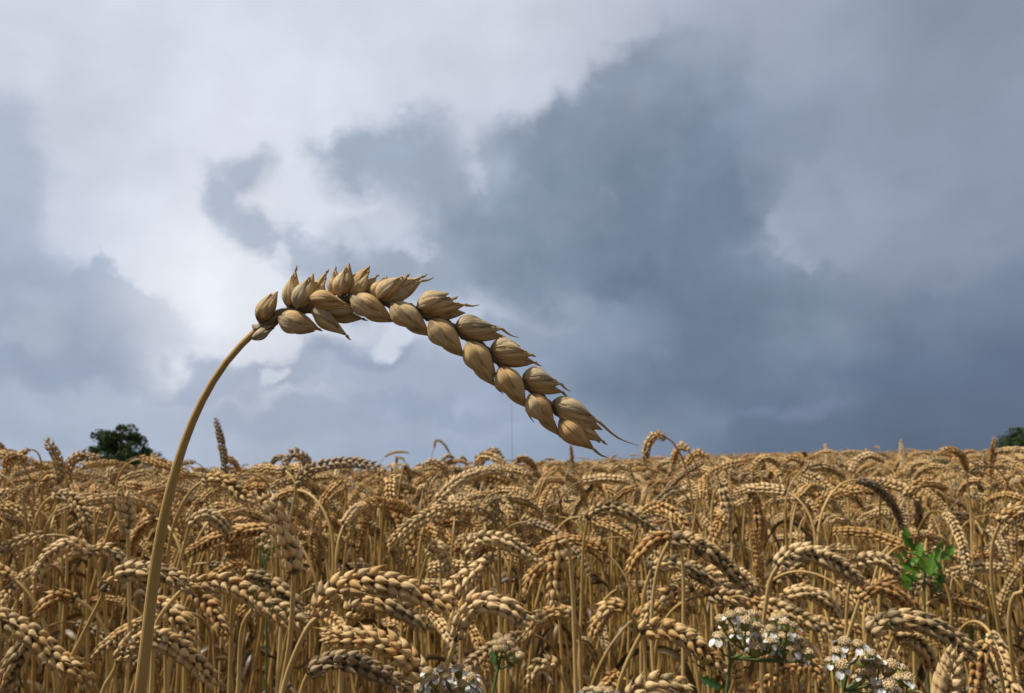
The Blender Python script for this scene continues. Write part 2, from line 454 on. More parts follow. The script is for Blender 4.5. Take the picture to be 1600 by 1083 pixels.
def leaf_ribbon(mb, P, w, rn=.4, twist=2.0, seed=0):
    C = catmull(P, 18); T, N, B = frames(C)
    u = np.linspace(0, 1, 18); rg = np.random.RandomState(seed)
    a = twist * u + rg.rand() * 6
    W = w * (np.sin(np.pi * np.clip(u * .97 + .03, 0, 1)) ** .55)
    S1 = N * np.cos(a)[:, None] + B * np.sin(a)[:, None]; S2 = np.cross(T, S1)
    V = []; A = []
    for q in (-1, -.4, .4, 1):
        V.append(C + S1 * (W * q * .5)[:, None] + S2 * (abs(q) * W * .22)[:, None])
        A.append(np.stack([u * 8, np.full(18, q * .5 + .5), np.full(18, rn)], 1))
    V = np.stack(V, 1).reshape(-1, 3); A = np.stack(A, 1).reshape(-1, 3)
    mb.add(V, grid_faces(18, 4, False), A)

# ------------------------------------------------------------------ terrain
def crest(x): return 4.5 + 16 / (1 + math.exp(-max(-50, min(50, (x - .8) * 1.1))))
def terrain(x, y):
    c = crest(x)
    z = (.003 + .024 / (1 + math.exp(-max(-50, min(50, (x - 1) * .8))))) * max(0, min(y, c) - 1.0)
    if y > c:
        d = y - c; z -= min(.004 * d * d, .03 * d, 6.0)
    return z
def build_ground():
    xs = np.concatenate([-np.geomspace(2500, 3, 26), np.linspace(-2.5, 2.5, 9), np.geomspace(3, 2500, 26)])
    ys = np.concatenate([-np.geomspace(2500, 2, 14), np.linspace(-1.5, 40, 60), np.geomspace(42, 3000, 34)])
    V = [(x, y, terrain(x, y) + (mnoise.noise(Vector((x * 3, y * 3, 0))) * .02 if abs(x) < 30 and -5 < y < 30 else 0)) for y in ys for x in xs]
    mb = MB(); V = np.array(V); mb.add(V, grid_faces(len(ys), len(xs), False), np.zeros((len(V), 3)))
    o = link('ground', mb.mesh('ground', ground_material()))
    tag(o, kind='structure')
build_ground()

# ------------------------------------------------------------------ the big ear in front
def hero():
    D0 = .187
    stem_px = [(216,1180,.205),(219,1083,.200),(229,1000,.198),(240,905,.196),(254,820,.193),(270,750,.191),(290,686,.190),(315,628,.189),(342,582,.188),(370,546,.187),(392,525,.187),(404,513,.187)]
    pts = [at(*p) for p in stem_px]
    p0 = pts[0]
    low = [np.array([p0[0] - .03, p0[1] + .02, 0.0]), np.array([p0[0] - .028, p0[1] + .018, .25]), np.array([p0[0] - .018, p0[1] + .012, .50])]
    base = low[0]
    root = empty('wheat_stalk', tuple(base))
    tag(root, 'large sharp bent wheat ear in front, arching across the sky on its thick stem', 'wheat', 'ripe wheat stalks of the field')
    k = np.array(base)
    C = catmull(low + pts, 170) - k
    # width by pixel: 24 at bottom, 22 @900, 18 @750, 15 @640, 13 @top
    rad = []
    for c in C:
        x, y, d = project(c + k)
        wpx = np.interp(y, [500, 560, 640, 750, 900, 1083, 1400], [13, 12.5, 14.5, 17.5, 21.5, 23.5, 24])
        if d < .05: wpx = 24
        rad.append(wpx / 2 / F * .157)
    mb = MB(); tube(mb, C, np.array(rad), 20)
    link('stem', mb.mesh('stem', M_STEM), root)
    # rachis
    rp = [(400,517),(418,506),(437,492),(470,484),(515,474),(560,468),(605,472),(650,486),(700,508),(735,530),(770,556),(800,585),(835,612),(862,636),(890,660)]
    RC = catmull([at(x, y, D0) for x, y in rp], 90) - k
    mb = MB(); s = np.linspace(0, 1, 90)
    tube(mb, RC, (.0013 - .0005 * s) * (1 + .35 * np.cos(np.arange(90) * .42 * 3) ** 8), 10, .5)
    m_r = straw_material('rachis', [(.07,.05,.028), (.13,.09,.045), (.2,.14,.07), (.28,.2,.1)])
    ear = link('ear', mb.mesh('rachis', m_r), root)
    view = norm(np.array(at(650, 520, 1.0)) - np.array(CL))      # away from camera
    rng = np.random.RandomState(3)
    def shell(mb, b, tp, wpx, dz, tone, awn=0, cover=(0, 2 * np.pi), bow=.10, roll=0.0, grow=1.0, v0=0.0, thick=.8, awn_to=None, jag=0.0, nose=1.0):
        nv, nu = 30, 26
        B0 = at(b[0], b[1], D0 - dz * .001); T0 = at(tp[0], tp[1], D0 - dz * .001 - .0003)
        A = T0 - B0; L = np.linalg.norm(A); A = A / L
        Fd = -view; Fd = norm(Fd - A * np.dot(Fd, A)); Sd = np.cross(A, Fd)
        cr, sr = math.cos(roll), math.sin(roll)
        Fr, Sr = Fd * cr + Sd * sr, Sd * cr - Fd * sr
        W = wpx / F * D0 * .5 * grow
        full = cover[1] - cover[0] > 6.2
        ph = (np.arange(nu) / nu * 2 * np.pi) if full else np.linspace(cover[0], cover[1], nu)
        v = np.linspace(v0, 1, nv)
        r = (np.sin(np.pi * v ** .80) ** .86 * (1 - .34 * v ** 2.5) * 1.06 + .012) ** nose
        rr = np.maximum(r, .03 * (1 - v) + .018) * W
        V = np.zeros((nv, nu, 3)); At = np.zeros((nv, nu, 3))
        k1 = 1 + .15 * np.exp(-((ph - 1.25) / .15) ** 2) + .035 * np.exp(-((ph - 2.2) / .15) ** 2) + .03 * np.exp(-((ph - .5) / .15) ** 2)
        k1 = k1 + .010 * np.cos(ph * 18)
        if not full:      # free edge curls outwards a touch
            e = np.minimum(ph - ph[0], ph[-1] - ph)
            k1 = k1 + .08 * np.exp(-(e / .22) ** 2)
        dirs = np.cos(ph)[None, :, None] * Sr + (np.sin(ph) * thick)[None, :, None] * Fr
        wob = 1 + .03 * np.sin(v * 9 + rng.rand() * 6)[:, None] * np.cos(ph * 2 + rng.rand() * 6)[None, :]
        V = B0 + (A * L)[None, None, :] * v[:, None, None] + (rr[:, None] * k1[None, :] * wob)[:, :, None] * dirs
        V = V + (np.sin(np.pi * v) * bow * W)[:, None, None] * (Sd if bow > 0 else Sd)[None, None, :]
        if not full:      # pointed papery apex: edges stop short of the beak
            e = np.abs((ph - (ph[0] + ph[-1]) / 2)) / ((ph[-1] - ph[0]) / 2)
            V = V - (A * L)[None, None, :] * (.16 * (e ** 2.2)[None, :] * (v ** 2)[:, None])[:, :, None]
        At[:, :, 0] = v[:, None]; At[:, :, 1] = ph[None, :] / (2 * np.pi); At[:, :, 2] = tone
        mb.add((V - k).reshape(-1, 3), grid_faces(nv, nu, full), At.reshape(-1, 3))
        if awn or awn_to:
            e0 = B0 + A * L * .975
            e1 = at(awn_to[0], awn_to[1], D0 - dz * .001) if awn_to else T0 + A * awn / F * D0 + Sd * awn * .12 / F * D0
            mid = (e0 + e1) / 2 + Sd * np.linalg.norm(e1 - e0) * .08
            tube(mb, catmull([e0 - k, mid - k, e1 - k], 12), np.linspace(.00042, .00006, 12), 6, tone, .9)
    def floret(mb, b, tp, w, dz, tone, awn=0, awn_to=None, glume=.84, gside=1, g2=True, bow=.1, nose=1.0):
        """one floret: inner body plus one or two half-open husks lying over it"""
        bx, by = b; tx, ty = tp; dx, dy = tx - bx, ty - by; L = math.hypot(dx, dy)
        px_, py_ = -dy / L, dx / L                       # to the right of travel on screen (y down)
        lap = bool(glume)
        o1 = -.11 * w * gside if lap else 0.0
        shell(mb, (bx + px_ * o1 * .4, by + py_ * o1 * .4), tp, w * (.84 if lap else .93), dz, tone, awn, bow=bow * gside + (.10 * -gside if lap else 0), awn_to=awn_to, nose=nose)
        if glume:
            g = glume; off = w * .13 * gside
            shell(mb, (bx - dx * .02 + px_ * off * .4, by - dy * .02 + py_ * off * .4), (bx + dx * g + px_ * off * .9, by + dy * g + py_ * off * .9), w * .80, dz + .85,
                  np.clip(tone - .06 + rng.normal() * .09, 0, 1), cover=(-.5, 2.2) if gside > 0 else (.94, 3.64), bow=bow * gside + .10 * gside, roll=.15 * gside, thick=.80, awn=2)
        if g2:
            shell(mb, (bx + dx * .03, by + dy * .03), (bx + dx * .95, by + dy * .95), w * .9, dz + .35, np.clip(tone + .10 + rng.normal() * .06, 0, 1),
                  cover=(1.5, 3.6) if gside > 0 else (-.45, 1.65), bow=bow * gside + (.05 * -gside if lap else 0), roll=-.15 * gside, thick=.82)
    # spikelets: lists of florets (base, tip, width px, towards camera mm, tone, kwargs)
    SP = [
     [((404,504),(434,455),31,1.0,.55,dict(gside=-1,glume=.0)), ((402,500),(424,458),20,1.6,.6,dict(g2=False,glume=0,gside=-1))],
     [((394,529),(434,506),17,1.2,.12,dict(glume=.8))],
     [((452,480),(462,421),26,.2,.45,dict(gside=-1,awn=6)),((458,478),(455,432),22,1.2,.5,dict(glume=0,gside=-1)),((466,482),(490,427),33,1.4,.42,dict(gside=-1)),((480,480),(511,424),26,.0,.6,dict(awn_to=(514,420))),((496,486),(508,450),22,-.8,.5,dict(glume=0))],
     [((436,494),(500,515),37,1.6,.46,dict(gside=1,awn=5,glume=.8)),((450,504),(492,518),24,.9,.5,dict(glume=0))],
     [((484,467),(548,478),31,3.0,.66,dict(gside=-1,glume=.78)),((500,478),(563,484),24,2.4,.35,dict(glume=0)),((498,460),(530,470),18,3.6,.5,dict(glume=0,g2=False))],
     [((487,483),(543,525),25,2.4,.40,dict(gside=-1,awn_to=(549,532),glume=.7)),((490,490),(530,521),20,1.7,.5,dict(glume=0))],
     [((512,489),(568,498),24,-.6,.30,dict(awn_to=(575,501),glume=0)),((505,478),(560,494),24,-1.4,.25,dict(glume=0))],
     [((523,462),(524,419),22,.4,.62,dict(gside=-1,awn=3)),((532,464),(546,411),31,1.4,.60,dict(gside=-1)),((546,462),(578,415),31,.6,.72,dict(gside=1)),((560,462),(589,431),20,-.2,.5,dict(awn_to=(593,429),glume=0)),((520,452),(521,430),15,1.8,.7,dict(glume=0,g2=False))],
     [((549,461),(614,500),37,2.2,.50,dict(gside=1,glume=.78)),((562,482),(618,503),22,1.3,.45,dict(glume=0))],
     [((583,466),(605,431),24,.6,.68,dict(gside=-1)),((590,468),(638,430),34,1.3,.58,dict(gside=-1,awn_to=(640,427))),((600,468),(660,432),30,.3,.40,dict(awn_to=(668,428),gside=1)),((604,470),(660,438),24,-.6,.55,dict(awn_to=(679,433),glume=0))],
     [((613,473),(672,524),38,2.2,.52,dict(gside=1,glume=.75)),((626,494),(676,526),22,1.4,.48,dict(glume=0))],
     [((651,480),(702,458),28,1.5,.42,dict(gside=-1,glume=.0,bow=.2)),((652,483),(712,466),32,.9,.36,dict(awn_to=(716,462),gside=-1)),((658,486),(728,476),30,.3,.55,dict(awn_to=(750,476),gside=-1)),((665,488),(728,489),24,-.3,.6,dict(glume=0)),((668,489),(718,494),18,-.6,.58,dict(glume=0))],
     [((674,500),(724,555),40,2.2,.50,dict(gside=1,glume=.8)),((684,520),(729,559),24,1.4,.45,dict(glume=0))],
     [((711,509),(762,506),28,1.5,.24,dict(gside=-1,glume=0,bow=.25)),((712,511),(786,514),30,1.0,.34,dict(awn_to=(811,528),gside=-1)),((718,516),(790,526),24,.3,.55,dict(awn_to=(784,533),glume=0)),((724,520),(776,530),18,-.2,.5,dict(glume=0))],
     [((733,534),(772,598),40,2.2,.52,dict(gside=1,glume=.82,awn_to=(787,616))),((740,556),(772,603),26,1.4,.55,dict(glume=0)),((750,545),(776,592),20,.6,.4,dict(glume=0,awn=10))],
     [((766,544),(813,541),27,1.5,.34,dict(gside=-1,glume=0,bow=.28)),((768,547),(833,555),32,1.0,.42,dict(gside=-1,awn_to=(838,557))),((772,554),(838,567),26,.4,.6,dict(awn_to=(847,572),glume=0)),((776,560),(826,571),18,-.2,.5,dict(glume=0))],
     [((782,574),(822,632),39,2.2,.56,dict(gside=1,glume=.8,awn_to=(835,661))),((788,594),(825,638),24,1.4,.6,dict(glume=0))],
     [((816,588),(862,590),27,1.5,.32,dict(gside=-1,glume=0,bow=.28)),((818,590),(878,600),31,1.0,.45,dict(gside=-1,awn_to=(892,612))),((822,597),(880,613),24,.4,.62,dict(awn_to=(893,622),glume=0))],
     [((829,616),(866,670),37,2.2,.62,dict(gside=1,glume=.8)),((838,636),(876,682),22,1.4,.66,dict(glume=0,awn=3))],
     [((863,627),(912,646),27,1.7,.10,dict(gside=-1,glume=0,bow=.25)),((866,632),(938,660),34,1.2,.45,dict(gside=-1,awn_to=(998,697))),((872,640),(942,672),30,.6,.62,dict(gside=1)),((886,652),(934,688),22,.0,.6,dict(awn=6,glume=0))],
     [((874,655),(922,700),37,2.2,.72,dict(gside=1,glume=.0)),((880,660),(930,704),26,1.4,.66,dict(awn_to=(952,716),glume=0)),((900,664),(943,690),20,.8,.55,dict(glume=0,awn=8))],
    ]
    for spk in SP:
        mb = MB()
        for (b, tp, w, dz, tone, kw) in spk: floret(mb, b, tp, w, dz, tone, **kw)
        link('spikelet', mb.mesh('spikelet', M_HERO), ear)
    return root
hero()

# ------------------------------------------------------------------ named ears in the front rows
# (label, ear path px, depth m, size, stem path px below the ear base, roll)
G_EARS = 'ripe wheat stalks of the field'
KEYS = [
 ('heavy wheat ear lowest in the left corner, its tip curving down right', [(-8,962),(46,990),(86,1028),(125,1050),(144,1078)], .42, 1.05, [(-30,985),(-40,1083)], .2),
 ('wheat ear hanging almost straight down in the bottom left corner', [(50,985),(33,1015),(14,1050),(6,1085)], .47, 1.0, [(75,1010),(88,1083)], 1.2),
 ('wheat ear arching behind the thick bent stem, its own stem slanting down left', [(162,922),(176,904),(218,890),(262,899),(300,918)], .41, .95, [(161,930),(131,990),(92,1083)], .5),
 ('long wheat ear starting right of the thick stem and running right', [(289,917),(318,912),(355,912),(398,935),(446,974)], .43, .95, [(268,940),(245,975),(236,1083)], .3),
 ('wheat ear falling steeply just right of the thick stem', [(243,940),(272,958),(292,985),(304,1016)], .46, 1.0, [(236,970),(232,1083)], .9),
 ('wheat ear crossing behind the foot of the thick stem, bottom left', [(184,1033),(206,1008),(250,1000),(293,1025),(342,1072)], .42, 1.0, [(178,1050),(160,1083)], .2),
 ('short wheat ear dropping below the long one right of the thick stem', [(300,925),(325,945),(343,972),(355,1000)], .52, 1.0, [(290,950),(288,1083)], .7),
 ('wheat ear turned left on a stem bending right, left of the thick stem', [(118,936),(96,930),(74,942),(58,966)], .60, 1.0, [(140,950),(164,985),(176,1040),(180,1083)], 1.0),
 ('wheat ear curling left with a pale stem dropping straight from it', [(143,868),(112,851),(76,868),(54,905)], .62, 1.05, [(155,895),(165,960),(168,1083)], .4),
 ('short wheat ear turned right, facing its curling neighbour at the left', [(144,862),(165,858),(188,874),(206,900)], .66, 1.0, [(138,900),(136,1083)], .9),
 ('wheat ear on a hooked pale stem high at the left', [(86,773),(106,776),(128,800),(140,830)], .70, 1.0, [(66,790),(46,850),(38,960),(38,1083)], .3),
 ('tall upright weathered wheat ear standing alone above the skyline, right of the thick stem', [(352,738),(350,712),(344,682),(337,653)], .95, .86, [(352,770),(350,900)], .1),
 ('ruffled upright wheat ear topping the skyline at the far left', [(96,752),(93,726),(84,704),(72,688)], .80, 1.0, [(98,800),(96,900)], .8),
 ('pale frayed wheat ear right of the thick stem on a short slanting stem', [(296,820),(316,806),(338,812),(358,834)], .58, 1.0, [(290,845),(276,900),(268,1000)], .2),
 ('wheat ear on a stem sweeping left towards the thick stem, near the skyline', [(318,752),(345,752),(370,768),(396,790)], .56, .95, [(300,765),(275,810),(262,870),(258,960)], .6),
 ('pale fluffy upright wheat ear left of the thick stem', [(200,832),(198,812),(195,790),(190,768)], .58, 1.1, [(201,880),(202,1000)], 1.1),
 ('large pale upright wheat ear leaning left on a straight pale stem', [(459,896),(452,862),(436,815),(414,772)], .40, 1.08, [(458,930),(452,1010),(438,1095)], 1.3),
 ('long golden wheat ear arching right across the middle foreground', [(499,962),(508,936),(540,915),(585,908),(635,921),(680,940),(722,957)], .36, 1.0, [(484,976),(464,1015),(440,1090)], .15),
 ('wheat ear tucked under the long golden one', [(545,965),(558,944),(600,942),(642,962),(668,985)], .42, 1.0, [(540,985),(534,1020),(532,1083)], .5),
 ('wheat ear with awns standing up, pointing left near the bottom middle', [(662,1056),(632,1022),(590,1002),(548,996),(502,994)], .38, 1.0, [(676,1090)], .1),
 ('dark stained wheat ear lying lowest in the bottom middle', [(482,1052),(512,1036),(552,1036),(596,1054),(640,1078)], .39, 1.0, [(470,1085)], .4),
 ('pale wheat ear slanting down left behind the tip of the long golden one', [(762,882),(738,896),(708,922),(684,952)], .46, 1.0, [(775,900),(782,1000)], 1.2),
 ('pale broad wheat ear bending right above the white flower cluster', [(712,1000),(720,968),(742,944),(782,945),(822,972)], .35, 1.0, [(706,1020),(694,1050),(686,1090)], .9),
 ('dark grey wheat ear lying level on the skyline', [(463,757),(484,736),(512,726),(550,722),(594,730)], .62, .9, [(458,790),(448,840),(440,960)], .1),
 ('hooked wheat ear rising left of the dark grey one on the skyline', [(486,748),(476,716),(458,708),(438,738)], .95, 1.0, [(488,800)], .4),
 ('tiny lone wheat ear arching above the skyline on a hair thin stem', [(678,700),(682,688),(692,692),(703,709)], 3.2, 1.0, [(674,718),(672,745)], .2),
 ('wheat ear hooked right on the skyline under the middle of the big ear', [(748,738),(757,714),(772,703),(786,716)], 1.3, 1.0, [(745,770)], .4),
 ('wheat ear drooping right from a pale slanting stem in the centre', [(668,866),(682,852),(696,872),(703,905)], .70, 1.05, [(660,895),(650,950)], .4),
 ('wheat ear arching right from a pale neck, below the centre', [(729,868),(742,846),(775,842),(812,858),(842,880)], .55, 1.0, [(727,890),(722,960)], .6),
 ('wheat ear curving down right, left of the long golden one', [(385,900),(418,908),(448,930),(478,964)], .52, 1.0, [(368,920),(358,1083)], .4),
 ('wheat ear with warm husks drooping right at bottom left of centre', [(395,952),(420,948),(448,960),(482,984)], .46, 1.0, [(380,975),(372,1083)], .8),
 ('wheat ear hanging straight down towards the viewer in the centre', [(872,850),(872,868),(869,900),(864,942)], .50, 1.12, [(885,845),(893,900),(900,1083)], 1.4),
 ('thin wheat ear hanging left of the one that hangs straight down', [(862,875),(848,882),(832,902),(820,934)], .62, .95, [(868,900),(876,1000)], .8),
 ('wheat ear pointing down left, right of the centre', [(1052,838),(1022,846),(1000,866),(982,896)], .58, 1.1, [(1064,860),(1068,1083)], .7),
 ('long wheat ear descending right, right of the centre', [(1046,846),(1080,846),(1122,872),(1150,900),(1188,928)], .52, 1.1, [(1030,880),(1018,980)], .4),
 ('wheat ear curving under the long descending one, right of the centre', [(1018,890),(1050,880),(1086,892),(1122,915),(1148,950)], .60, 1.1, [(1006,930),(1002,1083)], .9),
 ('crisp wheat ear arching right just left of the white and green flowers', [(1003,990),(1022,982),(1060,992),(1098,1018),(1134,1050)], .42, 1.0, [(994,1006),(976,1045),(964,1090)], .3),
 ('wheat ear turned left, its kinked stem meeting the crisp arching ear', [(976,950),(958,946),(942,962),(926,1000)], .55, 1.0, [(988,965),(1004,994),(1010,1083)], .8),
 ('wheat ear pointing down left below the long descending one', [(1084,922),(1058,924),(1030,942),(1004,972)], .60, 1.1, [(1100,945),(1108,1083)], .5),
 ('wheat ear drooping left in the gap below the centre', [(896,960),(868,956),(842,968),(820,996)], .60, 1.05, [(905,985),(908,1083)], .3),
 ('wheat ear hooked left like a question mark, tallest on the skyline beyond big ear', [(1040,684),(1024,680),(1012,696),(1007,726)], .95, .95, [(1050,690),(1066,716),(1078,760),(1084,830)], .5),
 ('smaller hooked wheat ear just right of the question mark shaped one', [(1076,705),(1066,697),(1056,708),(1050,735)], 1.1, .95, [(1092,735),(1102,800)], .9),
 ('third hooked wheat ear on the skyline, pale stem slanting down right', [(1106,714),(1090,708),(1076,720),(1068,742)], 1.15, 1.0, [(1120,740),(1132,790)], .2),
 ('wheat ear cut by the bottom edge, left of the kinked stem', [(985,1092),(1008,1074),(1042,1070),(1078,1082)], .36, 1.0, [(980,1100)], .4),
 ('small wheat ear curled left low in the centre, its stem hooked right', [(868,1042),(852,1036),(838,1046),(826,1068)], .50, .9, [(878,1058),(886,1090)], .4),
 ('stubby upright wheat ear on the skyline under the tip of the big ear', [(894,738),(894,722),(893,708),(892,696)], 1.6, .8, [(895,780)], .3),
 ('wheat ear arching right, upper centre', [(918,812),(938,796),(968,796),(1000,812),(1028,830)], .68, 1.1, [(912,850),(908,960)], .5),
 ('wheat ear hanging straight down right of the pale seed tuft', [(1126,758),(1132,775),(1136,800),(1136,832)], .80, 1.15, [(1116,770),(1112,900)], 1.3),
 ('second straight hanging wheat ear, closer to the right', [(1176,772),(1182,788),(1186,812),(1186,842)], .85, 1.15, [(1166,790),(1160,900)], .2),
 ('bright plump wheat ear arching above the white and green flowers', [(1216,884),(1238,866),(1278,868),(1312,886),(1350,912)], .50, 1.1, [(1204,905),(1196,950),(1190,1010)], .3),
 ('wheat ear arching right from a long curved stem, right of the flowers', [(1344,936),(1358,920),(1392,924),(1420,944),(1442,970)], .52, 1.0, [(1334,965),(1322,1010),(1316,1083)], .6),
 ('long plump wheat ear descending right in the bottom right', [(1357,988),(1376,972),(1430,970),(1474,990),(1524,1026)], .42, 1.1, [(1355,1005),(1352,1083)], .2),
 ('wheat ear dropping under the long plump one from a short thick neck', [(1398,994),(1424,998),(1444,1018),(1456,1050)], .46, .95, [(1390,1012),(1380,1050),(1376,1090)], .9),
 ('fat upright pinkish wheat ear cut by the bottom edge at the right', [(1470,1130),(1476,1090),(1484,1052),(1492,1014)], .38, 1.1, [(1468,1160)], 1.3),
 ('dark wheat ear hanging down at bottom right, its stem hooked over right', [(1542,1007),(1532,1018),(1528,1050),(1524,1086)], .47, .95, [(1552,1014),(1562,1045),(1570,1090)], .8),
 ('small grey wheat ear hooked over in front of the green weed', [(1426,930),(1432,910),(1448,904),(1474,934)], .62, .9, [(1428,960),(1430,1083)], .2),
 ('wheat ear rising to the right edge on a tall swaying pale stem', [(1563,817),(1580,802),(1602,796),(1630,806)], .60, 1.0, [(1552,845),(1549,900),(1560,980),(1574,1090)], .5),
 ('wheat ear at the right edge on a stem bent like a cane', [(1600,924),(1622,930),(1640,960)], .48, 1.0, [(1586,928),(1577,960),(1580,1020),(1588,1090)], .4),
 ('tall upright wheat ear against the dark tree at the right edge', [(1548,742),(1549,722),(1551,703),(1554,684)], 1.3, .85, [(1546,790),(1548,860)], .2),
 ('pale upright wheat ear breaking the skyline at the right', [(1410,734),(1411,720),(1409,704),(1407,688)], 1.8, .95, [(1412,780)], .8),
 ('pale frayed upright wheat ear on the skyline under the dark cloud', [(1292,728),(1293,716),(1291,705),(1289,694)], 2.0, .95, [(1294,760)], .3),
 ('wheat ear running level under the bright plump arching one', [(1222,934),(1252,926),(1286,936),(1312,964)], .58, 1.05, [(1210,960),(1206,1083)], .5),
 ('wheat ear drooping right of the bright plump arching one', [(1340,880),(1366,872),(1396,888),(1420,916)], .66, 1.1, [(1328,910),(1322,1000)], .6),
 ('drooping wheat ear at the very left edge of the skyline', [(10,735),(14,716),(30,712),(44,730)], .95, 1.0, [(6,770),(4,900)], .4),
 ('thick wheat ear bending right beside the ruffled upright one at the far left', [(104,742),(112,722),(130,712),(152,716)], .85, 1.0, [(102,790),(104,900)], .7),
 ('stubby wheat ear poking up between the small tree and the thick bent stem', [(246,742),(246,730),(243,718),(240,708)], 1.2, 1.1, [(247,790)], 1.0),
 ('pale wheat ear leaning left on the skyline below the middle of the big ear', [(700,742),(690,728),(676,722),(660,728)], 1.1, 1.0, [(706,790)], .3),
 ('wheat ear nodding right on the skyline, right of the three hooked ones', [(1176,742),(1184,722),(1200,716),(1218,728)], 1.1, 1.0, [(1172,800)], .6),
 ('wheat ear nodding left on the skyline, left of the pale frayed upright one', [(1262,738),(1252,722),(1236,716),(1220,728)], 1.2, 1.0, [(1268,790)], .2),
 ('wheat ear arching over the skyline between the two pale upright ones', [(1330,738),(1340,720),(1360,712),(1382,722)], 1.1, 1.0, [(1326,790)], .9),
 ('wheat ear arching left over the skyline, left of the dark tree at right', [(1510,736),(1502,712),(1484,702),(1462,710)], 1.1, .95, [(1516,790)], .5),
 ('wheat ear curled left of the flowers near the bottom right', [(1262,1000),(1240,992),(1216,1004),(1198,1030)], .62, .95, [(1272,1020),(1276,1083)], .5),
]

def build_keys():
    out = []
    for i, (label, ear, d, sc, stem, roll) in enumerate(KEYS):
        rng = np.random.RandomState(100 + i)
        tw = rng.uniform(-.18, .18)          # the arch also leans towards or away from the viewer
        E = []
        n = len(ear)
        for j, (x, y) in enumerate(ear):
            E.append(at(x, y, d * (1 + tw * .10 * j / max(1, n - 1))))
        ST = [at(x, y, d * (1 + .012 * (j + 1))) for j, (x, y) in enumerate(stem)]
        last = ST[-1]
        if stem[-1][1] < 1083:              # carry the stalk on downwards, nearly plumb, before it meets the soil
            ST.append(last + np.array([.004 * rng.normal(), .006, -.12])); last = ST[-1]
        dirv = norm((ST[-1] - (ST[-2] if len(ST) > 1 else E[0])))
        sx = np.clip(dirv[0] / max(.3, -dirv[2]), -.35, .35) * .25
        base = np.array([last[0] + sx * .6, last[1] + .03 + rng.rand() * .03, terrain(last[0], last[1])])
        mid = np.array([last[0] + sx * .35, last[1] + .015, last[2] * .5])
        Cst = catmull([base, mid] + ST[::-1] + [E[0]], 120)
        root = empty('wheat_stalk', tuple(base)); tag(root, label, 'wheat', G_EARS)
        mb = MB(); u = np.linspace(0, 1, 120)
        tube(mb, Cst - base, (.0019 - .0007 * u ** 2) * min(sc, 1.05), 9, rng.rand())
        link('stem', mb.mesh('stem', M_STEM), root)
        mb = MB(); EC = catmull(E, 40) - base
        Lr = np.linalg.norm(np.diff(EC, axis=0), axis=1).sum()
        ear_mesh_into(mb, EC, sc * .71, roll, rng, HUSK_HI)
        w0 = label.split(' on ')[0]
        hm = M_PALE if 'pale' in w0 or 'bright' in w0 or 'pinkish' in w0 else M_GREY if 'grey' in w0 or 'weathered' in w0 or 'stained' in w0 else M_HUSK
        link('ear', mb.mesh('ear', hm), root)
        out.append(root)
    return out
build_keys()

# ------------------------------------------------------------------ the field: plant variants
TOP = .855
VAR = []
def make_variant(i, kind):
    rng = np.random.RandomState(500 + i)
    earL = rng.uniform(.056, .092)
    if kind == 'upright': th0, th1, th2 = rng.uniform(0, .1), rng.uniform(.1, .35), rng.uniform(.3, .7)
    elif kind == 'arched': th0, th1, th2 = rng.uniform(0, .12), rng.uniform(.8, 1.6), rng.uniform(1.8, 2.7)
    else: th0, th1, th2 = rng.uniform(0, .12), rng.uniform(1.7, 2.2), rng.uniform(2.6, 3.0)
    neck = rng.uniform(.035, .10) if kind != 'upright' else .08
    straight = 30; P = [np.zeros(3)]; th = []
    side = 0.0; sw = rng.normal() * .45
    segs = [(straight, None)]
    ang = [th0 * (k / 30) for k in range(30)] + [th0 + (th1 - th0) * (k / 20) ** 1.5 for k in range(20)] + [th1 + (th2 - th1) * (k / 24) for k in range(25)]
    ds = [.80 / 30] * 30 + [neck / 20] * 20 + [earL / 24] * 25
    for a, s in zip(ang, ds):
        P.append(P[-1] + s * np.array([math.sin(a), math.sin(a) * sw * (.3 + a * .3), math.cos(a)]))
    P = np.array(P); P[:, 2] += TOP - P[:, 2].max()
    P[:, :2] -= P[3, :2]
    P = np.vstack([P[0] - [0, 0, .08], P])
    st = P[:52]; er = P[51:]
    st2 = np.vstack([st[:30:4], st[30:]]); mb = MB(); tube(mb, st2, np.linspace(.0017, .0010, len(st2)), 6, rng.rand())
    stem = mb.mesh('stem', M_STRAW)
    mb = MB(); ear_mesh_into(mb, catmull(er, 30), rng.uniform(.60, .76), rng.rand() * 3, rng, HUSK)
    ear = mb.mesh('ear', M_PALE if i % 9 == 4 else M_GREY if i % 9 == 7 else M_HUSK)
    leaves = []
    if rng.rand() < .85:
        for z0 in ([rng.uniform(.56, .72)] if rng.rand() < .5 else [rng.uniform(.40, .60), rng.uniform(.62, .74)]):
            a = rng.rand() * 6.28; q = np.array([math.cos(a), math.sin(a), 0])
            b = np.array([np.interp(z0, st[:32, 2], st[:32, 0]), np.interp(z0, st[:32, 2], st[:32, 1]), z0])
            l = rng.uniform(.08, .15); dr = rng.uniform(-.6, .35)
            mb = MB()
            leaf_ribbon(mb, [b, b + q * l * .18 + [0, 0, l * .35], b + q * l * .45 + [0, 0, l * .25], b + q * l * .6 + [0, 0, l * dr]],
                        rng.uniform(.004, .008), rng.rand(), rng.uniform(-7, 7), i)
            leaves.append(mb.mesh('leaf', M_LEAF))
    VAR.append(dict(stem=stem, ear=ear, leaves=leaves, kind=kind))
kinds = ['arched'] * 14 + ['hanging'] * 12 + ['upright'] * 5
for i, kd in enumerate(kinds): make_variant(i, kd)

